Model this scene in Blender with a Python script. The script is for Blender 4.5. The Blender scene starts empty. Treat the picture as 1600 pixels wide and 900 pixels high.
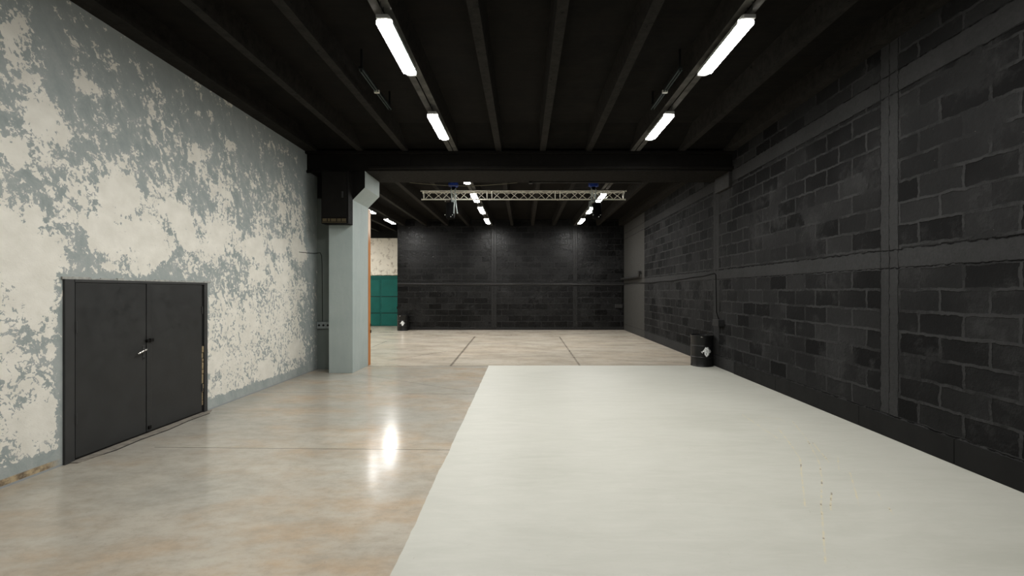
import bpy, bmesh, math, random
from mathutils import Vector, Matrix
random.seed(7)
scene = bpy.context.scene
C = scene.collection
PI = math.pi

# ------------------------------------------------------------------ camera frame
F, CX, CY, H = 711.0, 818.0, 455.0, 1.8      # focal length in px (16 mm), vanishing point, eye height
def flr(x, y):                               # floor point seen at pixel x, y
    d = F*H/(y-CY)
    return ((x-CX)*d/F, d)
def lw(x, y):                                # left-wall point (Y, Z) seen at pixel x, y
    d = 4.76*F/(CX-x)
    return (d, H+(CY-y)*d/F)

# ------------------------------------------------------------------ node helpers
class NT:
    def __init__(s, name, rough=.6, spec=.5, metal=0.0):
        s.m = bpy.data.materials.new(name); s.m.use_nodes = True
        s.t = s.m.node_tree; s.n = s.t.nodes; s.l = s.t.links
        s.b = s.n['Principled BSDF']
        s.b.inputs['Roughness'].default_value = rough
        s.b.inputs['Specular IOR Level'].default_value = spec
        s.b.inputs['Metallic'].default_value = metal
        s._p = None
    def pos(s):
        if s._p is None:
            g = s.n.new('ShaderNodeNewGeometry'); x = s.n.new('ShaderNodeSeparateXYZ')
            s.l.new(g.outputs['Position'], x.inputs[0])
            s._p = (g.outputs['Position'], x.outputs[0], x.outputs[1], x.outputs[2])
        return s._p
    def put(s, sock, v):
        if isinstance(v, (int, float)): sock.default_value = v
        elif isinstance(v, (tuple, list)):
            sock.default_value = tuple(v) + ((1,) if len(v) == 3 and sock.type == 'RGBA' else ())
        else: s.l.new(v, sock)
    def M(s, op, a, b=0.0, c=0.0, clamp=False):
        n = s.n.new('ShaderNodeMath'); n.operation = op; n.use_clamp = clamp
        s.put(n.inputs[0], a); s.put(n.inputs[1], b); s.put(n.inputs[2], c)
        return n.outputs[0]
    def vec(s, x, y, z=0.0):
        n = s.n.new('ShaderNodeCombineXYZ'); s.put(n.inputs[0], x); s.put(n.inputs[1], y); s.put(n.inputs[2], z)
        return n.outputs[0]
    def noise(s, v, scale, det=4, rough=.55, dist=0.0, col=False):
        n = s.n.new('ShaderNodeTexNoise'); s.put(n.inputs['Vector'], v)
        n.inputs['Scale'].default_value = scale; n.inputs['Detail'].default_value = det
        n.inputs['Roughness'].default_value = rough; n.inputs['Distortion'].default_value = dist
        return n.outputs['Color' if col else 'Fac']
    def mr(s, v, a, b, c=0.0, d=1.0, smooth=False):
        n = s.n.new('ShaderNodeMapRange'); n.clamp = True
        if smooth: n.interpolation_type = 'SMOOTHSTEP'
        for i, q in enumerate((v, a, b, c, d)): s.put(n.inputs[i], q)
        return n.outputs[0]
    def mix(s, f, a, b):
        n = s.n.new('ShaderNodeMix'); n.data_type = 'RGBA'
        s.put(n.inputs[0], f); s.put(n.inputs[6], a); s.put(n.inputs[7], b)
        return n.outputs[2]
    def add(s, *a):
        r = a[0]
        for q in a[1:]: r = s.M('ADD', r, q)
        return r
    def mx(s, *a):
        r = a[0]
        for q in a[1:]: r = s.M('MAXIMUM', r, q)
        return r
    def band(s, v, a, b, soft=.01):          # 1 inside [a, b]
        return s.M('MULTIPLY', s.mr(v, a-soft, a+soft), s.mr(v, b-soft, b+soft, 1, 0))
    def seg(s, px, py, a, b, w):             # 1 on the line segment a-b of half width w
        ax, ay = a; bx, by = b; dx, dy = bx-ax, by-ay; L2 = dx*dx+dy*dy
        ux = s.M('SUBTRACT', px, ax); uy = s.M('SUBTRACT', py, ay)
        t = s.M('ADD', s.M('MULTIPLY', ux, dx/L2), s.M('MULTIPLY', uy, dy/L2), clamp=True)
        ex = s.M('SUBTRACT', ux, s.M('MULTIPLY', t, dx)); ey = s.M('SUBTRACT', uy, s.M('MULTIPLY', t, dy))
        d = s.M('SQRT', s.M('ADD', s.M('MULTIPLY', ex, ex), s.M('MULTIPLY', ey, ey)))
        return s.mr(d, w*.5, w*1.3, 1, 0)
    def color(s, c): s.put(s.b.inputs['Base Color'], c)
    def rough(s, c): s.put(s.b.inputs['Roughness'], c)
    def bump(s, h, strength=.5, dist=.01):
        n = s.n.new('ShaderNodeBump'); n.inputs['Strength'].default_value = strength
        n.inputs['Distance'].default_value = dist; s.put(n.inputs['Height'], h)
        s.l.new(n.outputs[0], s.b.inputs['Normal'])

def simple(name, col, rough=.5, metal=0.0, spec=.5, var=.25, scale=9, bump=.0, bscale=60):
    """one paint or metal with a mottled tone and faint surface relief"""
    t = NT(name, rough, spec, metal)
    p = t.pos()[0]
    f = t.mr(t.noise(p, scale, 5), .3, .7)
    t.color(t.mix(f, tuple(c*(1-var) for c in col), tuple(min(1, c*(1+var)) for c in col)))
    t.rough(t.mr(t.noise(p, scale*2, 3), .3, .7, max(0, rough-.08), min(1, rough+.08)))
    if bump: t.bump(t.noise(p, bscale, 4), bump, .004)
    return t.m

def s2l(*c): return tuple(((v/255+.055)/1.055)**2.4 if v > 10 else v/255/12.92 for v in c)

# ------------------------------------------------------------------ materials
GREYB = (.235, .29, .29)
CREAM = (.70, .67, .59)
def mat_left_wall():
    t = NT('peeling_plaster', .75, .3)
    P, X, Y, Z = t.pos()
    v = t.vec(Y, Z)
    vs = t.vec(Y, t.M('MULTIPLY', Z, .8))
    n2 = t.noise(vs, 1.6, 4, .55, .2)
    n3 = t.noise(t.vec(t.M('ADD', Y, t.M('MULTIPLY', Z, .25)), t.M('MULTIPLY', Z, .62)), 6.5, 6, .66, .4)
    n4 = t.noise(v, 20, 6, .7, .5)
    n6 = t.noise(t.vec(t.M('ADD', Y, t.M('MULTIPLY', Z, .15)), t.M('MULTIPLY', Z, .7)), 8.0, 3, .55, .6)
    low = t.mr(Z, 1.5, 2.7, 1, 0, True)
    c2 = t.M('SUBTRACT', n2, .5); c3 = t.M('SUBTRACT', n3, .5); c4 = t.M('SUBTRACT', n4, .5)
    worm = t.M('SUBTRACT', t.M('ABSOLUTE', t.M('SUBTRACT', n6, .5)), .055)
    f_up = t.add(t.M('MULTIPLY', c2, .65), t.M('MULTIPLY', c3, 1.0), t.M('MULTIPLY', c4, .75), t.M('MULTIPLY', worm, .5), -.045)
    f_lo = t.add(t.M('MULTIPLY', c2, .55), t.M('MULTIPLY', c3, .4), t.M('MULTIPLY', c4, .8), t.M('MULTIPLY', worm, 1.5), .012)
    f = t.M('ADD', t.M('MULTIPLY', f_up, t.M('SUBTRACT', 1, low)), t.M('MULTIPLY', f_lo, low))
    bias = t.add(t.mr(Z, 2.9, 4.75, .015, -.13, True), t.mr(Y, 3.4, 9.0, .0, .02))
    # rounded patches of bare plaster where the paint came off
    blobs = [(35,375,78,1.0),(75,190,40,.9),(60,165,30,.8),(192,303,33,1.2),(236,378,40,1.2),(162,362,30,1.0),(285,338,24,1.1),
             (292,372,16,1),(20,45,62,.8),(30,10,40,.8),(165,92,26,.6),(130,128,20,.8),(52,128,18,.7),(120,340,20,.6),(340,372,26,1.0),(398,388,20,1.1),
             (434,384,16,1.1),(470,395,16,1.1),(300,240,26,.6),(362,225,13,.8),(330,180,9,.9),(312,178,7,.8),
             (95,205,26,.7),(20,235,24,1.0),(215,235,14,.6),(180,600,1,.1),(60,470,55,.5),(15,560,40,.5),(60,660,40,.5),
             (345,560,26,.6),(415,575,20,.7),(465,545,16,.7),(400,430,11,.8),(443,435,9,.9),(475,445,16,.6),(120,300,30,.5)]
    acc = None
    for bx, by, r, k in blobs:
        y0, z0 = lw(bx, by)
        rz = r*y0/F; ry = r*y0*y0/(4.76*F)
        ux = t.M('MULTIPLY', t.M('SUBTRACT', Y, y0), 1/ry); uz = t.M('MULTIPLY', t.M('SUBTRACT', Z, z0), 1/rz)
        d = t.M('SQRT', t.M('ADD', t.M('MULTIPLY', ux, ux), t.M('MULTIPLY', uz, uz)))
        b = t.mr(d, .30, 1.25, .24*k, 0, True)
        acc = b if acc is None else t.M('MAXIMUM', acc, b)
    edge = t.M('MULTIPLY', t.mr(Y, 9.55, 10.25, 0, 1, True), -.22)
    dz = t.mx(t.M('SUBTRACT', Z, 1.93), t.M('SUBTRACT', 4.70, Y), t.M('SUBTRACT', Y, 6.81))
    door = t.mr(dz, .01, .10, -.22, 0)
    strip = t.mr(Z, .11, .19, -.5, 0)
    f = t.add(f, bias, acc, edge, door, strip)
    mask = t.mr(f, -.006, .012)
    soft = t.mr(f, -.09, .04)
    tone = t.noise(v, 1.7, 4)
    grey = t.mix(t.mr(tone, .3, .7), (.27, .315, .305), (.335, .375, .365))
    grey = t.mix(t.mr(n3, .35, .62), grey, (.39, .42, .41))
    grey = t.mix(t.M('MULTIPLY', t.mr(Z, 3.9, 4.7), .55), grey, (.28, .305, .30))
    cream = t.mix(t.mr(t.noise(v, 5, 6), .3, .7), (.72, .70, .625), (.83, .81, .735))
    c = t.mix(t.M('MULTIPLY', soft, .35), grey, (.5, .51, .49))
    c = t.mix(mask, c, cream)
    # crumbling strip along the floor before the door, and the grey skirting line
    crumb = t.M('MULTIPLY', t.mr(Z, .075, .085, 1, 0), t.mr(Y, 4.55, 4.7, 1, 0))
    c = t.mix(crumb, c, t.mix(t.mr(t.noise(v, 11, 6, .7), .42, .6), (.46, .36, .22), (.16, .12, .08)))
    c = t.mix(t.mr(Z, .018, .022, 1, 0), c, (.30, .32, .32))
    t.color(c)
    t.bump(t.add(t.M('MULTIPLY', mask, .6), t.M('MULTIPLY', n4, .6), t.M('MULTIPLY', n3, .5)), .45, .012)
    return t.m

def mat_blocks(name, axis, bw, rh, z0, yoff, bands, strips, smooth_y=None, tint=(1, 1, 1), seed=0.0, gloss=.8, spec=.06, deep=1.0):
    """black painted masonry: blocks, raised mortar, smeared areas, cast bands"""
    t = NT(name, gloss, spec)
    P, X, Y, Z = t.pos()
    U = Y if axis == 'y' else X
    wob = t.noise(P, 3.0, 3)
    wob2 = t.noise(P, 11, 3)
    u = t.add(U, yoff, t.M('MULTIPLY', t.M('SUBTRACT', wob2, .5), .06))
    z = t.add(Z, -z0, t.M('MULTIPLY', t.M('SUBTRACT', wob, .5), .05), t.M('MULTIPLY', t.M('SUBTRACT', wob2, .5), .045))
    br = t.n.new('ShaderNodeTexBrick')
    t.put(br.inputs['Vector'], t.vec(u, z))
    br.inputs['Color1'].default_value = (0, 0, 0, 1); br.inputs['Color2'].default_value = (1, 1, 1, 1)
    br.inputs['Mortar'].default_value = (0, 0, 0, 1)
    br.inputs['Scale'].default_value = 1; br.inputs['Mortar Size'].default_value = .021
    br.inputs['Mortar Smooth'].default_value = .35; br.inputs['Bias'].default_value = 0
    br.inputs['Brick Width'].default_value = bw; br.inputs['Row Height'].default_value = rh
    br.offset = .5
    rnd = t.M('MULTIPLY', br.outputs['Color'], 1.0)
    mortar = br.outputs['Fac']
    big = t.noise(t.vec(t.M('ADD', U, seed), Z), .8, 3, .6)
    smear = t.mr(t.add(t.M('MULTIPLY', big, .9), t.M('MULTIPLY', t.noise(P, 7, 5, .65), .5)), .74, .88)
    blk = t.M('SUBTRACT', 1, mortar)                                   # 1 on a block
    grain = t.noise(P, 24, 6, .7)
    # how dark each block is: some are smeared over to the tone of the mortar
    k = t.M('MULTIPLY', blk, t.mr(t.M('ADD', rnd, t.M('MULTIPLY', t.M('SUBTRACT', big, .5), 1.6)), .10, 1.1, 1.0, .40))
    k = t.M('MULTIPLY', k, t.M('SUBTRACT', 1, t.M('MULTIPLY', smear, .6)))
    flat = None
    for a, b in bands:
        zz = t.add(Z, t.M('MULTIPLY', t.M('SUBTRACT', wob2, .5), .05))
        q = t.band(zz, a, b, .008); flat = q if flat is None else t.M('MAXIMUM', flat, q)
    for a, b in strips:
        uu = t.add(U, t.M('MULTIPLY', t.M('SUBTRACT', wob2, .5), .05))
        q = t.band(uu, a, b, .01); flat = t.M('MAXIMUM', flat, q)
    if smooth_y is not None:
        flat = t.M('MAXIMUM', flat, t.mr(U, smooth_y-.02, smooth_y))
    k = t.M('MULTIPLY', k, t.M('SUBTRACT', 1, flat))
    worn = t.mr(t.noise(P, 1.7, 5, .65), .47, .58, 0, .55)             # stretches where the joints are painted over darker
    k = t.M('MAXIMUM', k, t.M('MULTIPLY', worn, t.M('SUBTRACT', 1, t.M('MULTIPLY', flat, .75))))
    lite = t.mix(t.mr(grain, .3, .7), tuple(.022*q for q in tint), tuple(.034*q for q in tint))
    dark = t.mix(t.mr(grain, .3, .75), tuple(.0035*q*deep for q in tint), tuple(.008*q*deep for q in tint))
    c = t.mix(k, lite, dark)
    if smooth_y is not None: c = t.mix(t.mr(U, smooth_y-.02, smooth_y), c, (.044, .043, .040))
    # joints cut in the bands, chips
    chips = t.mr(t.noise(P, 38, 2, .5), .78, .80)
    c = t.mix(t.M('MULTIPLY', chips, .5), c, (.20, .19, .16))
    lines = None
    for a, b in bands:
        for e in (a, b):
            zz = t.add(Z, t.M('MULTIPLY', t.M('SUBTRACT', wob2, .5), .05))
            q = t.band(zz, e-.007, e+.007, .003); lines = q if lines is None else t.M('MAXIMUM', lines, q)
    for a, b in strips:
        uu = t.add(U, t.M('MULTIPLY', t.M('SUBTRACT', wob2, .5), .05))
        for e in (a, (a+b)/2, b):
            lines = t.M('MAXIMUM', lines, t.M('MULTIPLY', t.band(uu, e-.006, e+.006, .003), .8))
    c = t.mix(t.M('MULTIPLY', lines, t.mr(wob2, .40, .55)), c, (.004, .004, .004))
    t.color(c)
    t.rough(t.mr(grain, .3, .7, gloss-.1, gloss+.12))
    t.bump(t.add(t.M('MULTIPLY', k, -1.0), t.M('MULTIPLY', grain, .3), t.M('MULTIPLY', wob2, .3), t.M('MULTIPLY', lines, -.8)), .8, .02)
    return t.m

def mat_floor():
    t = NT('worn_concrete_floor', .35, .38)
    P, X, Y, Z = t.pos()
    v = t.vec(t.M('MULTIPLY', X, .6), Y)
    a = t.noise(v, .6, 5, .6)
    b = t.noise(v, 2.4, 9, .62)
    g = t.noise(P, 26, 6, .75)
    fine = t.noise(v, 9, 7, .72)
    warm = t.mix(t.mr(a, .42, .58), (.415, .325, .23), (.355, .34, .295))
    warm = t.mix(t.mr(b, .40, .62, 0, .8), warm, (.43, .395, .33))
    far = t.mr(Y, 10.9, 11.0)
    warm = t.mix(t.M('MULTIPLY', far, .6), warm, (.66, .59, .485))
    st = t.mr(t.noise(t.vec(t.M('MULTIPLY', X, .4), t.M('ADD', Y, t.M('MULTIPLY', X, .15))), 1.7, 8, .68), .43, .60)
    c = t.mix(t.M('MULTIPLY', st, t.mr(far, 0, 1, .38, .62)), warm, t.mix(far, (.275, .26, .22), (.33, .28, .22)))
    c = t.mix(t.mr(fine, .50, .64, 0, .35), c, (.25, .225, .18))
    c = t.mix(t.mr(fine, .50, .36, 0, .30), c, (.47, .44, .37))
    spk = t.mr(t.noise(P, 34, 2, .5), .75, .78, 0, .6)
    c = t.mix(spk, c, (.10, .08, .06))
    # greyer worn bay just before the cross joint
    gm = t.M('MULTIPLY', t.band(Y, 5.6, 10.8, .9), t.mr(t.noise(v, .8, 4, .6), .42, .6))
    c = t.mix(t.M('MULTIPLY', gm, .5), c, (.33, .325, .29))
    c = t.mix(t.mr(g, .56, .72, 0, .4), c, (.22, .19, .15))
    wv = t.M('MULTIPLY', t.M('SUBTRACT', t.noise(P, 5, 3), .5), .03)
    Xw = t.M('ADD', X, wv); Yw = t.M('ADD', Y, t.M('MULTIPLY', wv, .5))
    segs = [((-4.25, 5.25), (-.84, 5.16), .007, .8), ((-4.76, 8.12), (-.84, 7.95), .008, .55),
            ((-10, 10.92), (4.7, 10.98), .022, .8), (flr(557, 584), flr(728, 611), .008, .5),
            ((-1.93, 18.1), (-1.76, 11.0), .035, .65), ((1.42, 17.9), (1.36, 11.0), .028, .5),
            (flr(607, 563), flr(697, 549), .02, .6), (flr(580, 543), flr(604, 533), .02, .4), (flr(590, 544), flr(700, 544), .012, .3)]
    ln = None
    for s0, s1, w, k in segs:
        q = t.M('MULTIPLY', t.seg(Xw, Yw, s0, s1, w), k); ln = q if ln is None else t.M('MAXIMUM', ln, q)
    c = t.mix(ln, c, (.09, .07, .055))
    # short scuffs
    # the pale grey painted area on the right
    ex = t.add(X, .84, t.M('MULTIPLY', t.M('SUBTRACT', t.noise(P, 1.6, 5, .6), .5), -.05))
    ey = t.add(Y, t.M('MULTIPLY', t.M('SUBTRACT', t.noise(P, 4, 2), .5), .04))
    pm = t.M('MULTIPLY', t.mr(ex, -.004, .004), t.mr(ey, 11.0, 11.02, 1, 0))
    vp = t.vec(t.M('MULTIPLY', X, .5), Y)
    pa = t.noise(vp, 1.2, 6, .65, .8); pb = t.noise(t.vec(t.M('MULTIPLY', X, .25), Y), 8, 5, .7, .5)
    paint = t.mix(t.mr(pa, .35, .68), (.39, .387, .34), (.435, .432, .385))
    paint = t.mix(t.mr(pb, .4, .7, 0, .4), paint, (.485, .48, .43))
    paint = t.mix(t.mr(t.noise(P, 17, 6, .75, 2), .66, .76, 0, .35), paint, (.27, .255, .205))
    scr = [((1160,648),(1181,662)),((1181,662),(1215,685)),((1208,650),(1227,659)),((1215,668),(1235,694)),((1238,658),(1262,688)),((1262,688),(1280,722)),
           ((1280,722),(1284,745)),((1284,745),(1283,800)),((1270,692),(1295,722)),((1235,694),(1250,716)),((1250,716),(1253,745)),((1253,745),(1258,792)),
           ((1328,738),(1343,790)),((1299,770),(1298,797)),((1309,715),(1311,735)),((1371,768),(1376,780)),((1388,793),(1396,804)),((1284,800),(1290,880)),((1185,650),(1215,655))]
    sm = None
    nz = t.noise(P, 9, 3, .6)
    for p0, p1 in scr:
        q = t.seg(Xw, Yw, flr(*p0), flr(*p1), .007); sm = q if sm is None else t.M('MAXIMUM', sm, q)
    paint = t.mix(t.M('MULTIPLY', sm, t.mr(nz, .43, .56, .12, .8)), paint, t.mix(t.mr(nz, .60, .64), (.52, .46, .30), (.15, .12, .09)))
    scuff = t.mr(t.noise(t.vec(t.M('MULTIPLY', X, 3), Y), 6, 2, .5, 3.0), .735, .75)
    paint = t.mix(t.M('MULTIPLY', scuff, .35), paint, (.3, .28, .22))
    c = t.mix(pm, c, paint)
    t.color(c)
    rc = t.add(t.mr(b, .40, .60, .145, .175), t.mr(g, .4, .6, 0, .03)); rp = t.mr(pa, .3, .7, .46, .56)
    m = t.M('ADD', t.M('MULTIPLY', rc, t.M('SUBTRACT', 1, pm)), t.M('MULTIPLY', rp, pm))
    t.rough(m)
    t.bump(t.add(t.M('MULTIPLY', b, .35), t.M('MULTIPLY', g, .08), t.M('MULTIPLY', ln, -.8), t.M('MULTIPLY', pm, .15)), .18, .01)
    return t.m

def mat_far_plaster():
    t = NT('flaking_white_plaster', .8, .3)
    P, X, Y, Z = t.pos()
    n = t.noise(t.vec(t.M('MULTIPLY', X, 1.3), Z), 3.4, 7, .72, .5)
    c = t.mix(t.mr(n, .52, .64), (.74, .70, .61), (.33, .28, .22))
    c = t.mix(t.mr(t.noise(t.vec(X, Z), 1.5, 4), .35, .65, 0, .5), c, (.55, .52, .45))
    t.color(c); t.bump(n, .4, .02)
    return t.m

def mat_ceiling():
    t = NT('black_painted_concrete', .85, .1)
    P, X, Y, Z = t.pos()
    n = t.noise(P, 4, 6, .65)
    form = t.noise(t.vec(t.M('MULTIPLY', X, .4), t.M('MULTIPLY', Y, 14)), 1, 3)     # board marks across
    c = t.mix(t.mr(n, .35, .7), (.0045, .0042, .0036), (.009, .008, .0065))
    c = t.mix(t.mr(form, .5, .7, 0, .4), c, (.012, .009, .0065))
    t.color(c); t.bump(t.add(n, t.M('MULTIPLY', form, .5)), .35, .01)
    return t.m

def mat_rib():
    t = NT('black_rib_concrete', .8, .12)
    P, X, Y, Z = t.pos()
    n = t.noise(P, 9, 6, .7)
    c = t.mix(t.mr(n, .35, .7), (.011, .010, .009), (.024, .022, .019))
    c = t.mix(t.mr(t.noise(P, 16, 3), .66, .70), c, (.004, .004, .004))
    t.color(c); t.bump(n, .5, .01)
    return t.m

def mat_column():
    t = NT('grey_blue_column_paint', .6, .35)
    P, X, Y, Z = t.pos()
    n = t.noise(P, 1.2, 4); s = t.noise(t.vec(X, Y, t.M('MULTIPLY', Z, .25)), 10, 4)
    c = t.mix(t.mr(n, .3, .7), (.30, .355, .345), (.355, .405, .395))
    c = t.mix(t.mr(s, .45, .75, 0, .35), c, (.40, .44, .43))
    c = t.mix(t.mr(t.noise(P, 21, 3), .72, .75, 0, .6), c, (.13, .13, .12))
    t.color(c); t.bump(t.noise(P, 18, 5), .2, .01)
    return t.m

def mat_return():
    t = NT('shaded_grey_blue_paint', .7, .3)
    P, X, Y, Z = t.pos()
    n = t.noise(P, 2, 4)
    c = t.mix(t.mr(n, .3, .7), (.15, .175, .165), (.19, .215, .20))  # same paint as the column, with its shade put into a darker colour
    c = t.mix(t.mr(t.add(Z, t.M('MULTIPLY', n, .1)), 3.97, 4.0), c, (.008, .008, .007))
    t.color(c)
    return t.m

def mat_wood():
    t = NT('orange_brown_wood', .6, .3)
    P, X, Y, Z = t.pos()
    g = t.noise(t.vec(t.M('MULTIPLY', X, 20), t.M('MULTIPLY', Y, 20), Z), 3, 4)
    c = t.mix(t.mr(g, .35, .65), (.30, .105, .022), (.42, .17, .04))
    top = t.mr(t.add(Z, t.M('MULTIPLY', g, .5)), 3.25, 3.5)
    c = t.mix(top, c, (.66, .50, .38))
    t.color(c)
    return t.m

def emis(name, col, strength):
    t = NT(name, .4)
    t.color((.8, .8, .8))
    t.put(t.b.inputs['Emission Color'], col); t.b.inputs['Emission Strength'].default_value = strength
    return t.m

LW = mat_left_wall()
RW = mat_blocks('black_block_wall', 'y', .54, .257, .28, -4.90+.54*4, [(-.1, .28), (2.08, 2.30), (4.20, 4.46)], [(5.46, 5.74), (10.72, 11.05)], 17.5)
BW = mat_blocks('black_back_wall_blocks', 'x', .617, .275, .12, .1, [(-.1, .12), (2.02, 2.22)], [(-1.5, -1.25), (2.3, 2.5)], None, (.50, .50, .50), 3.7, .32, .22, .25)
FL = mat_floor(); FP = mat_far_plaster(); CE = mat_ceiling(); RB = mat_rib(); CO = mat_column(); RT = mat_return(); WD = mat_wood()
BLK = simple('matt_black_paint', (.0045, .0042, .0038), .7, spec=.12)
BEAMM = simple('black_beam_paint', (.007, .0062, .0052), .8, spec=.12, bump=.3)
PIPE = simple('dark_pipe_paint', (.020, .0195, .0185), .45, spec=.35)
DOORM = simple('charcoal_door_paint', (.026, .027, .027), .42, spec=.35, var=.12, scale=4, bump=.08, bscale=30)
DOORF = simple('charcoal_frame_paint', (.028, .029, .029), .5, var=.12)
GAP = simple('dark_gap', (.006, .006, .006), .9)
CHROME = simple('brushed_metal', (.62, .61, .58), .28, 1.0, var=.06)
FOAM = simple('yellow_foam', (.27, .21, .12), .9, var=.3, scale=25)
TEAL = simple('teal_door_paint', (.010, .095, .080), .7, spec=.15, var=.12, scale=3)
TEALD = simple('teal_frame_paint', (.008, .075, .064), .7, spec=.15, var=.1)
DRUM = simple('drum_black_paint', (.0055, .0055, .0055), .38, spec=.3, var=.2)
BT = simple('pale_lamplit_joint', (.085, .082, .075), .8, spec=.15, var=.4, scale=6)  # pale slab-edge undersides, with light from the lamp rows put into the colour
EMB = simple('white_emblem_paint', (.78, .82, .78), .6, var=.3, scale=40)
ALU = simple('aluminium_truss', (.74, .72, .64), .5, .35, var=.1, scale=20)
LAMPB = simple('grey_lamp_tub', (.36, .36, .34), .5, var=.06)
BLUE = simple('blue_hoist_paint', (.012, .045, .30), .4)
STRAP = simple('pale_sling', (.30, .34, .33), .7)
SOCK = simple('grey_socket_plastic', (.26, .29, .29), .5, var=.08)
SOCKD = simple('dark_socket_plastic', (.012, .012, .012), .6, spec=.2)
CABLE = simple('pale_cable', (.16, .15, .10), .6)
BCABLE = simple('black_cable', (.003, .003, .003), .8, spec=.08)
GREYT = simple('dull_green_tube', (.03, .045, .043), .5, spec=.2)
TCH = simple('dark_channel', (.010, .011, .011), .7, spec=.1)
VENT = simple('dusty_vent', (.06, .045, .018), .8)
THR = simple('threshold_concrete', (.20, .18, .15), .8, var=.35, scale=14, bump=.3)
REAR = simple('grey_rear_wall_paint', (.05, .05, .05), .8, var=.1, scale=2)
LAMP = emis('lamp_diffuser_glow', (1, .985, .95), 142)
SPOT = emis('small_lamp_glow', (1, .86, .84), 20)

# ------------------------------------------------------------------ mesh helpers
def box(bm, x0, x1, y0, y1, z0, z1, bev=0.0):
    r = bmesh.ops.create_cube(bm, size=1)
    vs = r['verts']
    for v in vs:
        v.co = Vector(((x0+x1)/2+v.co.x*(x1-x0), (y0+y1)/2+v.co.y*(y1-y0), (z0+z1)/2+v.co.z*(z1-z0)))
    if bev:
        es = list({e for v in vs for e in v.link_edges})
        bmesh.ops.bevel(bm, geom=es, offset=bev, segments=2, affect='EDGES', profile=.5)
def tube(bm, pts, r, seg=10, cap=True):
    pts = [Vector(p) for p in pts]; rings = []
    n = len(pts); up = None
    for i, p in enumerate(pts):
        d = (pts[min(i+1, n-1)]-pts[max(i-1, 0)]).normalized()
        if up is None: up = Vector((0, 0, 1)) if abs(d.z) < .9 else Vector((1, 0, 0))
        a = d.cross(up).normalized(); b = a.cross(d).normalized(); up = b
        rings.append([bm.verts.new(p+(a*math.cos(2*PI*k/seg)+b*math.sin(2*PI*k/seg))*r) for k in range(seg)])
    for i in range(n-1):
        for k in range(seg):
            bm.faces.new((rings[i][k], rings[i][(k+1) % seg], rings[i+1][(k+1) % seg], rings[i+1][k]))
    if cap:
        bm.faces.new(rings[0][::-1]); bm.faces.new(rings[-1])
def prism(bm, poly, axis, a, b):             # poly of 2-D points, extruded along an axis
    def pt(p, q):
        return {'x': (q, p[0], p[1]), 'y': (p[0], q, p[1]), 'z': (p[0], p[1], q)}[axis]
    A = [bm.verts.new(pt(p, a)) for p in poly]; B = [bm.verts.new(pt(p, b)) for p in poly]
    n = len(poly)
    bm.faces.new(A); bm.faces.new(B[::-1])
    for i in range(n): bm.faces.new((A[i], A[(i+1) % n], B[(i+1) % n], B[i]))
def lathe(bm, prof, seg=40, cx=0, cy=0):
    rings = []
    for r, z in prof:
        rings.append([bm.verts.new((cx+r*math.cos(2*PI*k/seg), cy+r*math.sin(2*PI*k/seg), z)) for k in range(seg)] if r > 1e-6 else [bm.verts.new((cx, cy, z))])
    for A, B in zip(rings, rings[1:]):
        for k in range(seg):
            k2 = (k+1) % seg
            if len(A) == 1 and len(B) == 1: continue
            if len(A) == 1: bm.faces.new((A[0], B[k], B[k2]))
            elif len(B) == 1: bm.faces.new((A[k], A[k2], B[0]))
            else: bm.faces.new((A[k], A[k2], B[k2], B[k]))
def obj(name, bm, mats, parent=None, smooth=False, loc=None):
    bmesh.ops.recalc_face_normals(bm, faces=bm.faces)
    me = bpy.data.meshes.new(name); bm.to_mesh(me); bm.free()
    for m in (mats if isinstance(mats, (list, tuple)) else [mats]): me.materials.append(m)
    if smooth:
        for p in me.polygons: p.use_smooth = True
        me.set_sharp_from_angle(angle=math.radians(38))
    o = bpy.data.objects.new(name, me); C.objects.link(o)
    if parent: o.parent = parent
    if loc: o.location = loc
    return o
def shape(name, fn, mats, parent=None, smooth=False, loc=None):
    """one part; where fn lays down pieces that do not touch, each becomes a part of its own"""
    bm = bmesh.new(); fn(bm)
    if parent is None: return obj(name, bm, mats, parent, smooth, loc)
    bm.verts.ensure_lookup_table(); bm.verts.index_update()
    grp = [-1]*len(bm.verts); boxes = []
    for v in bm.verts:
        if grp[v.index] >= 0: continue
        k = len(boxes); st = [v]; grp[v.index] = k; co_ = []
        while st:
            q = st.pop(); co_.append(q.co)
            for e in q.link_edges:
                o_ = e.other_vert(q)
                if grp[o_.index] < 0: grp[o_.index] = k; st.append(o_)
        boxes.append(([min(c[i] for c in co_)-.004 for i in range(3)], [max(c[i] for c in co_)+.004 for i in range(3)]))
    par = list(range(len(boxes)))
    def root(a):
        while par[a] != a: a = par[a]
        return a
    for a in range(len(boxes)):
        for c in range(a):
            if all(boxes[a][0][i] <= boxes[c][1][i] and boxes[c][0][i] <= boxes[a][1][i] for i in range(3)): par[root(a)] = root(c)
    roots = sorted({root(a) for a in range(len(boxes))})
    out = []
    for r in roots:
        if len(roots) == 1: b2 = bm
        else:
            b2 = bm.copy(); b2.verts.ensure_lookup_table(); b2.verts.index_update()
            bmesh.ops.delete(b2, geom=[v for v in b2.verts if root(grp[v.index]) != r], context='VERTS')
        out.append(obj(name, b2, mats, parent, smooth, loc))
    if len(roots) > 1: bm.free()
    return out[0]
def struct(o): o['kind'] = 'structure'; return o
def tag(o, label, cat, group=None):
    o['label'] = label; o['category'] = cat
    if group: o['group'] = group
    return o
def thing(name, label, cat, loc=(0, 0, 0), rz=0.0, group=None):
    o = bpy.data.objects.new(name, None); C.objects.link(o); o.empty_display_size = .1
    o.location = loc; o.rotation_euler = (0, 0, rz)
    return tag(o, label, cat, group)
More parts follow.
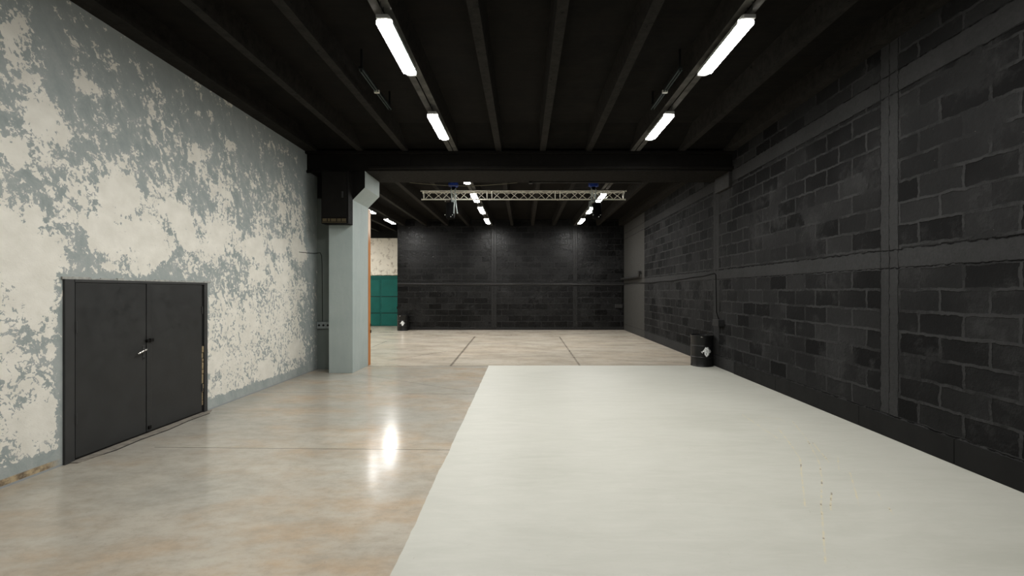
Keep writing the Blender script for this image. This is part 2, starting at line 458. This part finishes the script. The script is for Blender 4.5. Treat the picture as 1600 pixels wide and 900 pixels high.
def copy_tree(o, parent=None):
    c = o.copy(); C.objects.link(c); c.parent = parent
    for ch in list(o.children): copy_tree(ch, c)
    return c

# ------------------------------------------------------------------ the room
CZ, SZ = 4.85, 5.14                 # rib underside, slab underside
struct(shape('floor', lambda b: box(b, -10.4, 5.1, -6.2, 23.7, -.2, 0), FL))
struct(shape('wall_left', lambda b: box(b, -4.96, -4.76, -6, 10.5, 0, 5.3), LW))
def rwall(b):
    pts = [(4.435, -6), (4.469, 4.06), (4.608, 10.85), (4.67, 21.4)]
    prism(b, pts + [(4.95, 21.4), (4.95, -6)], 'z', 0, 5.3)
struct(shape('wall_right', rwall, RW))
struct(shape('wall_back', lambda b: box(b, -5.86, 4.95, 21.15, 21.4, 0, 5.3), BW))
def farwall(b):
    box(b, -10.4, -5.6, 23.35, 23.6, 0, 4.52)
    n = len(b.faces); box(b, -10.4, -5.6, 23.30, 23.6, 4.52, 5.3)
    b.faces.ensure_lookup_table()
    for f in b.faces[n:]: f.material_index = 1
struct(shape('wall_far', farwall, [FP, BLK]))
struct(shape('wall_passage', lambda b: box(b, -5.86, -5.6, 21.4, 23.35, 0, 5.3), BLK))
struct(shape('wall_side', lambda b: box(b, -10.4, -10.2, 10.7, 23.6, 0, 5.3), FP))
struct(shape('wall_return', lambda b: box(b, -10.4, -4.2, 10.5, 10.7, 0, 5.3), RT))
struct(shape('wall_rear', lambda b: box(b, -4.96, 4.95, -6.2, -6, 0, 5.3), REAR))

RIBS = [-3.55, -2.58, -1.53, -.54, .42, 1.42, 2.43, 3.45]
def ceil(x0, x1, ye0, ye1, ribs, edges):
    def fn(b):
        box(b, x0, x1, ye0, ye1, SZ, SZ+.16)
        n = len(b.faces)
        allr = []
        for r in ribs:
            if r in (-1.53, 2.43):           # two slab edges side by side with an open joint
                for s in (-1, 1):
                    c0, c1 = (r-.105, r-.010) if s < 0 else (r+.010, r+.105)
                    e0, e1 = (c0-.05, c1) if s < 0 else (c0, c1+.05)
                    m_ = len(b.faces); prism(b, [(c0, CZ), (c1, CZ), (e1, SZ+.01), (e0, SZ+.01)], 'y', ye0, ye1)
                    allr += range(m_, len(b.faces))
            else:
                prism(b, [(r-.062, CZ), (r+.062, CZ), (r+.105, SZ+.01), (r-.105, SZ+.01)], 'y', ye0, ye1)
        for e0, e1 in edges:
            prism(b, [(e0, CZ), (e1, CZ), (e1, SZ+.01), (e0, SZ+.01)], 'y', ye0, ye1)
        b.faces.ensure_lookup_table()
        for f in b.faces[n:]: f.material_index = 1
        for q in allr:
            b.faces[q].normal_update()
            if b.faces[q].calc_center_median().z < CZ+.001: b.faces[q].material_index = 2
        for ya, yb in ((ye1, ye1-1.0), (ye0, ye0+1.0)):       # the slab thickens towards its bearing
            prism(b, [(ya, CZ+.05), (ya, SZ+.01), (yb, SZ+.01), (ya+(yb-ya)*.35, CZ+.10)], 'x', x0+.02, x1-.02)
    return fn
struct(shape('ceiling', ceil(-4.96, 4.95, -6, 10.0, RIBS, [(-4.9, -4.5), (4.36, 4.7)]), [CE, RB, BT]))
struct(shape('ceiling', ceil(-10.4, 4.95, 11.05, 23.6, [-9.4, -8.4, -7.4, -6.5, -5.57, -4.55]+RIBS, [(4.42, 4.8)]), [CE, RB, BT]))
def beam(b):
    prism(b, [(10.0, 4.44), (11.05, 4.44), (11.05, 5.3), (10.0, 5.3)], 'x', -4.76, 4.66)
    box(b, -10.2, -4.76, 10.7, 11.05, 4.44, 5.3)
    box(b, -3.4, 4.60, 9.93, 10.0, 4.475, 4.53, .008)
    box(b, -4.76, 4.60, 9.90, 10.0, 4.80, 4.86, .008)
    for x in (-2.6, .3, 2.9): box(b, x-.12, x+.12, 9.985, 10.0, 4.54, 4.80)
struct(shape('ceiling_beam', beam, BEAMM))

def column(b):
    box(b, -4.28, -3.755, 10.0, 11.0, 0, 4.44, .006)
    prism(b, [(-3.76, 3.80), (-3.485, 4.08), (-3.485, 4.45), (-3.76, 4.45)], 'y', 10.0, 11.0)
    for f in b.faces:
        c = f.calc_center_median()
        f.normal_update()
        if c.y < 10.003 and c.z > 3.8 and c.x > -3.76: f.material_index = 1
    box(b, -3.90, -3.757, 9.997, 10.01, 3.80, 4.44)
    b.faces.ensure_lookup_table()
    for f in b.faces[-6:]: f.material_index = 1
struct(shape('column', column, [CO, BLK]))
def pad(b):
    box(b, 4.52, 4.64, 10.02, 10.75, 4.10, 4.44, .01)
struct(shape('trim_1', pad, simple('pad_concrete', (.018, .0175, .0165), .7, spec=.2, bump=.3)))
def plinth(b):
    ys = [-5.8, -3.4, -.9, 1.4, 3.35, 4.72, 6.1, 8.2, 9.9]
    for a, c in zip(ys, ys[1:]):
        xa = (4.435+(a+6)*.00338) if a < 4.06 else 4.469+(a-4.06)*.02047
        xc = (4.435+(c+6)*.00338) if c < 4.06 else 4.469+(c-4.06)*.02047
        prism(b, [(xa-.016, a+.004), (xc-.016, c-.004), (xc+.02, c-.004), (xa+.02, a+.004)], 'z', .002, .265)
struct(shape('baseboard_right', plinth, simple('plinth_black', (.0085, .0085, .0082), .7, spec=.1, var=.25, scale=5, bump=.4, bscale=25)))

# ------------------------------------------------------------------ the charcoal double door
door = bpy.data.objects.new('door_1', None); C.objects.link(door); door.location = (-4.76, 5.75, 0)
struct(door)
door['label'] = 'low charcoal double door in the peeling plaster wall on the left'
L = lambda y: y-5.75
def frame(b):
    box(b, -.03, .024, L(4.70), L(4.805), 0, 1.925, .004)
    box(b, -.03, .030, L(6.745), L(6.815), 0, 1.925, .004)
    box(b, -.03, .030, L(4.80), L(6.75), 1.895, 1.925, .003)
shape('door_frame', frame, DOORF, door)
shape('door_gap', lambda b: box(b, -.03, .004, L(4.80), L(6.75), .0, 1.9), GAP, door)
leaf = shape('door_leaf', lambda b: box(b, .004, .022, L(4.812), L(5.712), .03, 1.893, .003), DOORM, door)
def hnd(b):
    tube(b, [(.022, L(5.675), 1.075), (.060, L(5.675), 1.075), (.068, L(5.665), 1.074), (.070, L(5.63), 1.066), (.068, L(5.535), 1.035)], .011, 10)
h = shape('door_handle', hnd, CHROME, leaf, True); h['label'] = 'chrome lever handle'
def key(b):
    tube(b, [(.026, L(5.675), .965), (.029, L(5.675), .965)], .011, 12)
shape('handle_plate', lambda b: box(b, .022, .026, L(5.655), L(5.695), .94, 1.12, .003), DOORM, leaf)
shape('keyhole', key, GAP, leaf)
for zz in (1.42, .45): shape('hinge', lambda b: tube(b, [(.024, L(4.815), zz-.06), (.024, L(4.815), zz+.06)], .011, 10), DOORF, leaf)
leaf2 = shape('door_leaf', lambda b: box(b, .002, .022, L(5.722), L(6.70), .03, 1.893, .003), DOORM, door)
shape('cover_strip', lambda b: box(b, .020, .027, L(5.716), L(5.792), .03, 1.893, .003), DOORM, leaf2)
def bolt(b):
    box(b, .026, .050, L(5.70), L(5.735), 1.165, 1.195, .003)
    box(b, .026, .052, L(5.745), L(5.80), 1.160, 1.20, .004)
    tube(b, [(.042, L(5.69), 1.18), (.042, L(5.81), 1.18)], .006, 8)
shape('latch', bolt, BLK, leaf2)
shape('bolt', lambda b: box(b, .026, .042, L(5.735), L(5.775), .06, .10, .003), BLK, leaf2)
for zz in (1.52, .38): shape('hinge', lambda b: tube(b, [(.024, L(6.705), zz-.055), (.024, L(6.705), zz+.055)], .011, 10), DOORF, leaf2)
def foam(b):
    random.seed(3)
    z = .12
    while z < .95:
        h_ = random.uniform(.05, .16)
        box(b, .003, .020+random.uniform(-.006, .008), L(6.706), L(6.735+random.uniform(-.012, .008)), z, z+h_-.01, .004); z += h_
f_ = shape('gap_foam', foam, FOAM, door); f_['label'] = 'yellowed foam filling in the gap'
def thr(b):
    pts = [(-.0, L(4.75)), (.10, L(4.76)), (.145, L(5.1)), (.12, L(5.5)), (.15, L(5.9)), (.11, L(6.3)), (.13, L(6.62)), (.07, L(6.85)), (0, L(6.85))]
    prism(b, pts, 'z', .0005, .009)
shape('threshold', thr, THR, door)
shape('threshold_crack', lambda b: tube(b, [(.03, L(4.80), .004), (.11, L(4.9), .006), (.155, L(5.15), .003), (.13, L(5.5), .003), (.16, L(5.9), .003), (.12, L(6.3), .003), (.14, L(6.7), .003)], .005, 6), GAP, door)
# ragged plaster edge above and left of the door
def rag(b):
    random.seed(5)
    y = 4.68
    while y < 6.84:
        w = random.uniform(.05, .16)
        box(b, -4.765, -4.745+random.uniform(-.004, .006), y, y+w, 1.925, 1.925+random.uniform(.012, .03), .003); y += w-.004
struct(shape('trim_2', rag, simple('ragged_mortar', (.36, .36, .33), .8, var=.3, scale=20)))

# ------------------------------------------------------------------ teal door far off
d2 = bpy.data.objects.new('door_2', None); C.objects.link(d2); d2.location = (-7.3, 23.35, 0); struct(d2)
d2['label'] = 'teal metal double door seen far off past the column'
def tf(b):
    box(b, -1.02, 1.02, -.06, 0, 2.42, 2.60, .005)
    for x in (-1.02, .94): box(b, x, x+.08, -.06, 0, 0, 2.44, .005)
shape('door_frame', tf, TEALD, d2)
for k, x0 in enumerate((-.94, .005)):
    lf = shape('door_leaf', lambda b: box(b, x0, x0+.93, -.045, -.01, .02, 2.42), TEAL, d2)
    for z0, z1 in ((.06, .66), (.70, 1.50), (1.54, 2.38)):
        shape('door_panel', lambda b: box(b, x0+.05, x0+.88, -.056, -.044, z0, z1, .006), TEAL, lf)
    if k == 0: shape('seam_shade', lambda b: box(b, .925, .95, -.058, -.04, .02, 2.42), GAP, lf)  # dark strips laid in as the shading of the gaps between leaves and panels
    for zz in (.68, 1.52): shape('seam_shade', lambda b: box(b, x0+.02, x0+.91, -.052, -.044, zz-.012, zz+.012), GAP, lf)
    if k: shape('door_handle', lambda b: box(b, x0+.82, x0+.90, -.11, -.056, .88, 1.02, .01), BLK, lf)
def ff(b):
    tube(b, [(-8.4+.12*k, 23.34, 2.61+.015*math.sin(k*1.7)+.01*(k % 2)) for k in range(22)], .018, 8)
struct(shape('trim_3', ff, FOAM))

# ------------------------------------------------------------------ strip lights
def lamp_proto():
    root = thing('strip_light', '', 'light')
    W, LN = .086, .62
    def diffuser(b):
        segs, ends = 12, 6
        rows = []
        for i in range(-ends, ends+1):
            pass
        # stations along the length; the section shrinks on a quarter round at both ends
        st = [(-LN+.09*(1-math.cos(a)), math.sin(a)) for a in [PI/2*k/6 for k in range(1, 7)]]
        st = st + [(-p, s) for p, s in reversed(st)]
        for y, s in st:
            rows.append([b.verts.new((W*(.15+.85*s)*math.cos(PI*k/segs), y, -.034*(s**.7)*math.sin(PI*k/segs)**.75)) for k in range(segs+1)])
        for A, B in zip(rows, rows[1:]):
            for k in range(segs): b.faces.new((A[k], A[k+1], B[k+1], B[k]))
        b.faces.new(rows[0]); b.faces.new(rows[-1])
    shape('diffuser', diffuser, LAMP, root, True)
    def tub(b):
        prism(b, [(-W-.006, -.026), (-W-.001, -.026), (-W-.001, .0), (W+.001, .0), (W+.001, -.026), (W+.006, -.026), (W+.006, .012), (W-.022, .048), (-W+.022, .048), (-W-.006, .012)], 'y', -LN+.05, LN-.05)
        box(b, -W*.8, W*.8, -LN-.008, LN+.008, .001, .046, .01)
        lathe_pts = []
        for s in (-1, 1): box(b, -W*.75, W*.75, s*(LN+.02)-.02, s*(LN+.02)+.02, -.012, .030, .006)
    shape('housing', tub, LAMPB, root)
    for s in (-1, 1):
        shape('clip', lambda b: [box(b, x-.008, x+.008, s*.45-.012, s*.45+.012, -.016, .014, .003) for x in (-W-.006, W+.006)], LAMPB, root)
    def wires(b):
        for s in (-1, 1): tube(b, [(0, s*(LN-.04), .046), (0, s*(LN-.02), .14)], .004, 6)
        tube(b, [(0, -LN-.02, .02), (.006, -LN-.07, .05), (0, -LN-.09, .13)], .005, 6)
    shape('hanger_wire', wires, PIPE, root)
    return root
proto = lamp_proto()
near = 'strip lights under the near ceiling'; far_ = 'strip lights beyond the beam'; beh = 'strip lights overhead nearer than the frame'
specs = [(-1.505, 5.49, 'glowing white strip light at top left, the nearest of the left row', near),
         (-1.505, 8.10, 'glowing white strip light second in the left row, just before the black beam', near),
         (2.405, 5.49, 'glowing white strip light at top right, the nearest of the right row', near),
         (2.405, 8.10, 'glowing white strip light second in the right row, just before the black beam', near),
         (-1.505, 14.22, 'lit strip light seen through the truss on its left side', far_),
         (-1.505, 16.40, 'lit strip light below the truss at left, middle of three in its row', far_),
         (-1.505, 18.95, 'last lit strip light of the centre left row, by the black back wall', far_),
         (2.405, 14.22, 'lit strip light seen through the right end of the truss', far_),
         (2.405, 16.40, 'lit strip light partly behind the right hoist bag', far_),
         (2.405, 18.95, 'last lit strip light of the right row, by the black back wall', far_),
         (-5.57, 16.40, 'lit strip light half hidden by the grey column', far_),
         (-5.57, 19.00, 'lit strip light just right of the column above the far plaster wall', far_)]
specs.append((-1.505, 11.70, 'lit strip light just behind the black beam, only its far tip in view', far_))
for x in (-1.505, 2.405): specs.append((x, 2.88, 'white strip light overhead in front of the painted floor, out of frame', beh))
for x, y in ((-5.57, 13.8), (-9.45, 16.4), (-9.45, 19.0), (-9.45, 21.6)):
    specs.append((x, y, 'strip light of the side part of the hall, hidden behind the grey column', 'strip lights hidden by the column'))
for i, (x, y, lab, grp) in enumerate(specs):
    o = proto if i == 0 else copy_tree(proto)
    o.location = (x, y, 4.715); o['label'] = lab; o['group'] = grp

# two unlit tube fittings
def tube_fit(x, y, lab):
    r = thing('tube_light', lab, 'light', (x, y, 4.86), 0, 'unlit tube fittings between the ribs')
    shape('bracket', lambda b: [box(b, -.015, .015, s*.66-.012, s*.66+.012, -.03, .28, .002) for s in (-1, 1)], TCH, r)
    shape('channel', lambda b: box(b, -.028, .028, -.70, .70, .0, .03, .004), TCH, r)
    for dx in (-.02, .02):
        shape('tube', lambda b: tube(b, [(dx, -.68, -.012), (dx, .68, -.012)], .009, 10), GREYT, r, True)
    shape('clip', lambda b: box(b, -.04, .04, -.015, .015, -.035, .01, .003), ALU, r)
tube_fit(-2.24, 6.95, 'unlit greenish tube fitting on the ceiling left of the lit strips')
tube_fit(2.16, 6.95, 'unlit dark tube fitting on the ceiling left of the right lit row')

# ------------------------------------------------------------------ truss
tr = thing('lighting_truss', 'silver triangular aluminium truss hanging below the far ceiling', 'truss', (0, 13.38, 4.5))
def truss_sec(b):
    # apex chord below, two chords above
    A, B1, B2 = (0, 0), (-.115, .225), (.115, .225)
    for (y, z) in (A, B1, B2): tube(b, [(-.985, y, z), (.985, y, z)], .019, 10)
    for s in (-1, 1):
        for (y, z) in (A, B1, B2): tube(b, [(s*.985, y, z), (s*1.0, y, z)], .026, 10)
        tube(b, [(s*.93, A[0], A[1]), (s*.93, B1[0], B1[1])], .009, 6); tube(b, [(s*.93, A[0], A[1]), (s*.93, B2[0], B2[1])], .009, 6)
        tube(b, [(s*.93, B1[0], B1[1]), (s*.93, B2[0], B2[1])], .009, 6)
    n = 7; w = 1.80/n
    for k in range(n):
        x0 = -.90+k*w; x1 = x0+w
        up = k % 2 == 0
        for (P0, P1) in ((A, B1), (A, B2), (B1, B2)):
            flip = up if P0 == A and P1 == B1 else not up
            a, c = (P0, P1) if flip else (P1, P0)
            tube(b, [(x0, a[0], a[1]), (x1, c[0], c[1])], .0085, 6)
for k in (-1, 0, 1):
    s = shape('truss_section', truss_sec, ALU, tr, True); s.location = (k*2.0, 0, 0)

# hoists
def hoist(x, lab, sx, strapdx):
    r = thing('chain_hoist', lab, 'hoist', (x, 13.38, 4.0), 0, 'hoists carrying the truss')
    def body(b):
        box(b, -.11, .10, -.09, .09, .86, 1.02, .025)
        tube(b, [(-.15, 0, .94), (.13, 0, .94)], .065, 14)
    shape('motor', body, BLUE, r, True)
    shape('mount', lambda b: [box(b, -.04, .04, -.04, .04, 1.0, 1.14, .005), box(b, -.055, .055, -.05, .05, .78, .87, .01)], BLK, r)
    def chain(b):
        for k in range(14):
            z = .80-k*.04; w = .010
            q = [(w*math.cos(a)*(k % 2), w*math.cos(a)*(1-k % 2), z+.022*math.sin(a)) for a in [2*PI*j/8 for j in range(9)]]
            tube(b, q, .0045, 6, False)
    shape('chain', chain, ALU, r)
    def rig(b):                                # grey clamps and sling around the truss
        for dx in (-.06, .05):
            tube(b, [(dx, -.15, .75), (dx, -.06, .55), (dx, 0, .44), (dx, .06, .55), (dx, .15, .75), (dx, 0, .82), (dx, -.15, .75)], .014, 8)
        box(b, -.08, .07, -.03, .03, .42, .48, .01)
    shape('sling', rig, STRAP, r, True)
    def bag(b):
        prof = [(0, -.08), (.085, -.08), (.125, -.05), (.135, .05), (.13, .2), (.125, .36), (.11, .40), (.10, .395), (.10, .30), (0, .30)]
        lathe(b, prof, 20, sx*.10, 0)
    shape('chain_bag', bag, simple('black_bag_cloth', (.004, .004, .004), .9, spec=.05), r, True)
    def st(b):
        for dx, dx2 in ((strapdx, strapdx-.02), (strapdx+.03, strapdx+.085)):
            tube(b, [(dx, -.10, .42), (dx+(dx2-dx)*.5, -.15, .25), (dx2, -.15, .06)], .015, 8)
    s_ = shape('strap', st, STRAP, r, True); s_['label'] = 'pale hanging strap'
    def bk(b):
        for dx, z in ((-.16, .42), (-.17, .02), (.04, -.03), (.10, .02)):
            box(b, sx*.10+dx*.8-.012, sx*.10+dx*.8+.012, -.15, -.12, z-.012, z+.012, .004)
    shape('buckle', bk, CHROME, r)
    return r
hoist(-2.05, 'blue topped chain hoist with a black bag and pale straps, left side of the truss', -1, .04)
hoist(2.06, 'blue topped chain hoist with black bag before a lit strip, right side of truss', 1, -.14)

# pipe and cable on the beam
tag(shape('conduit', lambda b: (tube(b, [(.17, 10.97, 4.42), (2.85, 10.97, 4.42)], .014, 8), box(b, .13, .21, 10.93, 11.0, 4.39, 4.44, .008)), PIPE, None, True),
    'thin straight conduit under the right half of the black beam', 'conduit')
tag(shape('cable', lambda b: tube(b, [(-2.75+2.6*k/16, 11.0, 4.425-.078*math.sin(PI*k/16)) for k in range(17)], .007, 6), CABLE, None, True),
    'thin pale cable sagging below the left half of the black beam', 'cable')
tag(shape('pipe_stub', lambda b: (tube(b, [(-4.76, 10.0, 4.43), (-4.62, 9.98, 4.43), (-4.45, 9.97, 4.43)], .035, 12), tube(b, [(-4.60, 9.98, 4.43), (-4.56, 9.98, 4.43)], .05, 12)), BLK, None, True),
    'short black pipe stub in the corner where the beam meets the plaster wall', 'pipe')

# ------------------------------------------------------------------ cabinet on the column
cb = thing('metal_cabinet', 'black metal cabinet hung high on the front of the grey column', 'cabinet', (-4.04, 10.0, 3.25))
shape('body', lambda b: box(b, -.29, .29, -.26, -.0, 0, 1.13, .006), BLK, cb)
shape('door', lambda b: box(b, -.27, .25, -.275, -.26, .13, 1.10, .004), simple('cabinet_door_black', (.006, .0055, .0048), .7, spec=.12), cb)
shape('latch', lambda b: box(b, .15, .19, -.30, -.275, .55, .68, .006), PIPE, cb)
def vn(b):
    for x0, x1 in ((-.26, -.17), (-.15, -.10), (-.08, .03), (.05, .13), (.15, .24)): box(b, x0, x1, -.268, -.26, .045, .105, .002)
    box(b, -.27, .25, -.272, -.262, .018, .032, .002)
shape('vent', vn, VENT, cb)

bd = thing('wooden_board', 'narrow orange-brown board along the far edge of the grey column', 'board', (-3.80, 11.09, 0))
shape('plank', lambda b: box(b, -.06, .045, -.085, .085, 0, 3.78, .004), WD, bd)
def hg(b):
    for z in (.78, .94): tube(b, [(.055, .07, z), (.055, .07, z+.07)], .014, 8)
shape('hinge', hg, PIPE, bd)

# socket box and wire at the column
sb = thing('socket_block', 'grey triple socket block low on the dark wall left of the column', 'socket', (-4.60, 10.5, .94))
shape('back_box', lambda b: box(b, -.15, .31, -.055, 0, 0, .155, .006), SOCK, sb)
for k in range(3):
    fc = shape('faceplate', lambda b: box(b, -.135+k*.10, -.045+k*.10, -.062, -.054, .025, .13, .005), SOCK, sb)
    shape('socket_hole', lambda b: tube(b, [(-.09+k*.10, -.0625, .078), (-.09+k*.10, -.066, .078)], .025, 16), SOCKD, fc)
tag(shape('wall_wire', lambda b: tube(b, [(-4.757, 9.65, 2.63), (-4.75, 10.3, 2.655), (-4.74, 10.48, 2.68), (-4.69, 10.49, 2.69), (-4.655, 10.49, 2.62), (-4.645, 10.49, 2.4), (-4.64, 10.49, 1.8), (-4.635, 10.49, 1.10)], .006, 6), BCABLE, None, True),
    'thin dark wire running down the dark wall to the grey socket block', 'wire')

# ------------------------------------------------------------------ right wall fittings
def wx(y): return 4.469+(y-4.06)*.02047 if y < 10.85 else 4.608+(y-10.85)*.00588
sb2 = thing('socket_box', 'black socket box on the right wall just above the nearer drum', 'socket', (wx(10.6), 10.62, .99))
shape('back_box', lambda b: box(b, -.14, .01, -.19, .13, 0, .15, .006), SOCKD, sb2)
for k in range(3): shape('socket_hole', lambda b: box(b, -.125+k*.042, -.098+k*.042, -.196, -.189, .045, .11, .002), GAP, sb2)
tag(shape('wall_cable', lambda b: tube(b, [(wx(y)-.012, y, z) for y, z in [(21.1, 2.13), (19.5, 2.14), (17.9, 2.13), (16.5, 2.10), (15.2, 2.13), (14.3, 2.12), (13.2, 2.15), (12.3, 2.18), (11.7, 2.18), (11.2, 2.22), (10.95, 2.23), (10.88, 2.18), (10.86, 1.8), (10.84, 1.3), (10.72, 1.14), (10.68, 1.13)]], .009, 8), BCABLE, None, True),
    'black cable running along the right wall and down to the socket box', 'cable')
pr = thing('wall_pipe', 'short thick black pipe rail on the smooth far part of the right wall', 'pipe', (wx(19.5), 19.5, 2.38))
shape('pipe', lambda b: tube(b, [(-.12, 1.45, -.02), (-.12, -1.45, 0), (-.12, -1.58, .02), (-.12, -1.62, .12)], .055, 14), PIPE, pr, True)
shape('collar', lambda b: tube(b, [(-.12, -1.60, .10), (-.12, -1.62, .22)], .075, 14), PIPE, pr, True)
for dy in (-1.2, 1.0): shape('bracket', lambda b: box(b, -.13, .01, dy-.02, dy+.02, -.03, .03, .003), BLK, pr)

tag(shape('wall_pipe', lambda b: (tube(b, [(-5.84, 21.11, 2.14), (-3, 21.11, 2.12), (0, 21.11, 2.125), (2, 21.11, 2.12), (4.64, 21.11, 2.10)], .026, 10),
     [tube(b, [(x, 21.11, 2.12), (x+.05, 21.11, 2.12)], .034, 10) for x in (-4.6, -2.6, -.6, 1.4, 3.3)]), PIPE, None, True),
    'long thin black pipe running across the whole back wall', 'pipe')
jb = thing('junction_box', 'small black box on the back wall near its right corner', 'box', (4.42, 21.15, 1.02))
shape('body', lambda b: box(b, -.17, .17, -.09, 0, 0, .17, .01), PIPE, jb)
shape('conduit', lambda b: tube(b, [(.15, -.03, .17), (.15, -.03, 1.05)], .018, 8), BLK, jb, True)

# ------------------------------------------------------------------ drums
def emblem_bm(b, R, zc, s):
    head = [(-.12, .98), (-.02, .74), (.22, .86), (.22, .62), (.46, .42), (.60, .10), (.52, -.25), (.34, -.58), (.0, -.98), (-.26, -.62),
            (-.36, -.34), (-.26, -.12), (-.14, .00), (-.40, -.04), (-.62, -.08), (-.74, .02), (-.62, .16), (-.46, .36), (-.32, .58)]
    bars = [[(.10, .98), (.16, .98), (.50, .60), (.44, .56)], [(.66, .42), (.92, .02), (.68, -.28), (.62, -.24), (.82, .02), (.62, .36)],
            [(.10, -.98), (.16, -.94), (.56, -.46), (.48, -.44)], [(-.78, .04), (-.92, -.02), (-.70, -.30), (-.62, -.26), (-.82, -.02)]]
    dark = [[(.04, .40), (.10, .46), (.14, .10), (.06, -.22), (.06, .05)], [(.30, .30), (.36, .20), (.34, -.18), (.27, -.44), (.30, -.05)],
            [(-.10, -.30), (-.02, -.22), (.02, -.50), (.0, -.66)], [(-.46, .17), (-.34, .22), (-.36, .14)]]
    def wrap(x, y, off):
        a = -PI/2 + x*s/R
        return ((R+off)*math.cos(a), (R+off)*math.sin(a), zc+y*s)
    for poly, off, mi in [(head, .002, 0)]+[(q, .002, 0) for q in bars]+[(q, .0035, 1) for q in dark]:
        m = bmesh.new()
        f = m.faces.new([m.verts.new((p[0], 0, p[1])) for p in poly])
        bmesh.ops.triangulate(m, faces=[f])
        for k in range(-9, 10):              # narrow strips, so the mark follows the round of the drum
            bmesh.ops.bisect_plane(m, geom=m.verts[:]+m.edges[:]+m.faces[:], plane_co=(k*.1, 0, 0), plane_no=(1, 0, 0))
        vm = {v: (b.verts.new(wrap(v.co.x, v.co.z, off)), b.verts.new(wrap(v.co.x, v.co.z, off-.003))) for v in m.verts}
        for f in m.faces:
            g = b.faces.new([vm[v][0] for v in f.verts]); g.material_index = mi
        for e in m.edges:
            if len(e.link_faces) == 1:
                p, q = e.verts; g = b.faces.new((vm[p][0], vm[q][0], vm[q][1], vm[p][1])); g.material_index = mi
        m.free()
def drum():
    r = thing('steel_drum', '', 'drum')
    R = .262
    prof = [(0, .02), (R-.02, .02), (R-.012, .0), (R, .004), (R+.002, .015), (R-.006, .03), (R-.006, .20)]
    for zc in (.22, .49):
        prof += [(R-.006, zc-.02), (R+.002, zc-.010), (R+.004, zc), (R+.002, zc+.010), (R-.006, zc+.02)]
    prof += [(R-.006, .70), (R, .715), (R+.004, .73), (R+.003, .742), (R-.004, .746), (R-.012, .742), (R-.014, .725)]
    shape('body', lambda b: lathe(b, prof, 56), DRUM, r, True)
    ld = shape('lid', lambda b: lathe(b, [(0, .722), (.10, .722), (.11, .727), (.20, .727), (.21, .722), (R-.013, .722)], 56), DRUM, r, True)
    shape('bung', lambda b: (lathe(b, [(0, .742), (.03, .742), (.034, .722)], 16, .13, .06), lathe(b, [(0, .738), (.016, .738), (.02, .722)], 16, -.14, -.05)), PIPE, ld, True)
    def cl(b):
        a = -PI/2-.45
        for k in range(3):
            aa = a+k*.045
            box(b, (R+.004)*math.cos(aa)-.012, (R+.004)*math.cos(aa)+.012, (R+.004)*math.sin(aa)-.010, (R+.004)*math.sin(aa)+.008, .698, .722, .004)
    shape('lid_clamp', cl, CHROME, r)
    e = shape('emblem', lambda b: emblem_bm(b, R-.006, .365, .128), [EMB, DRUM], r); e['label'] = 'white dog head emblem in a diamond'
    return r
d1 = drum(); d1.location = (4.325, 11.03, 0); d1.rotation_euler = (0, 0, .34-.37)
d1['label'] = 'black steel drum with white emblem against the right wall beside the painted floor'; d1['group'] = 'black drums with emblem'
d1.rotation_euler = (0, 0, .02)
d2_ = copy_tree(d1); d2_.location = (-5.53, 20.84, 0); d2_.rotation_euler = (0, 0, .18); d2_.scale = (.95, .95, .95)
d2_['label'] = 'smaller looking black steel drum far off at the left end of the back wall'; d2_['group'] = 'black drums with emblem'

# ------------------------------------------------------------------ world, camera, view
w = bpy.data.worlds.new('World'); scene.world = w; w.use_nodes = True
w.node_tree.nodes['Background'].inputs[0].default_value = (.0, .0, .0, 1)
cam = bpy.data.cameras.new('Camera'); co = bpy.data.objects.new('Camera', cam); C.objects.link(co)
co.location = (0, 0, H); co.rotation_euler = (PI/2, 0, 0)
cam.lens = F/1600*36; cam.sensor_width = 36; cam.sensor_fit = 'HORIZONTAL'
cam.shift_x = -(CX-800)/1600; cam.shift_y = (CY-450)/1600
cam.clip_start = .05; cam.clip_end = 100
scene.camera = co
scene.view_settings.view_transform = 'Standard'; scene.view_settings.look = 'None'
scene.view_settings.gamma = 1; scene.view_settings.use_curve_mapping = False
scene.view_settings.exposure = 0.0
scene.cycles.use_denoising = True
scene.cycles.max_bounces = 8; scene.cycles.diffuse_bounces = 5
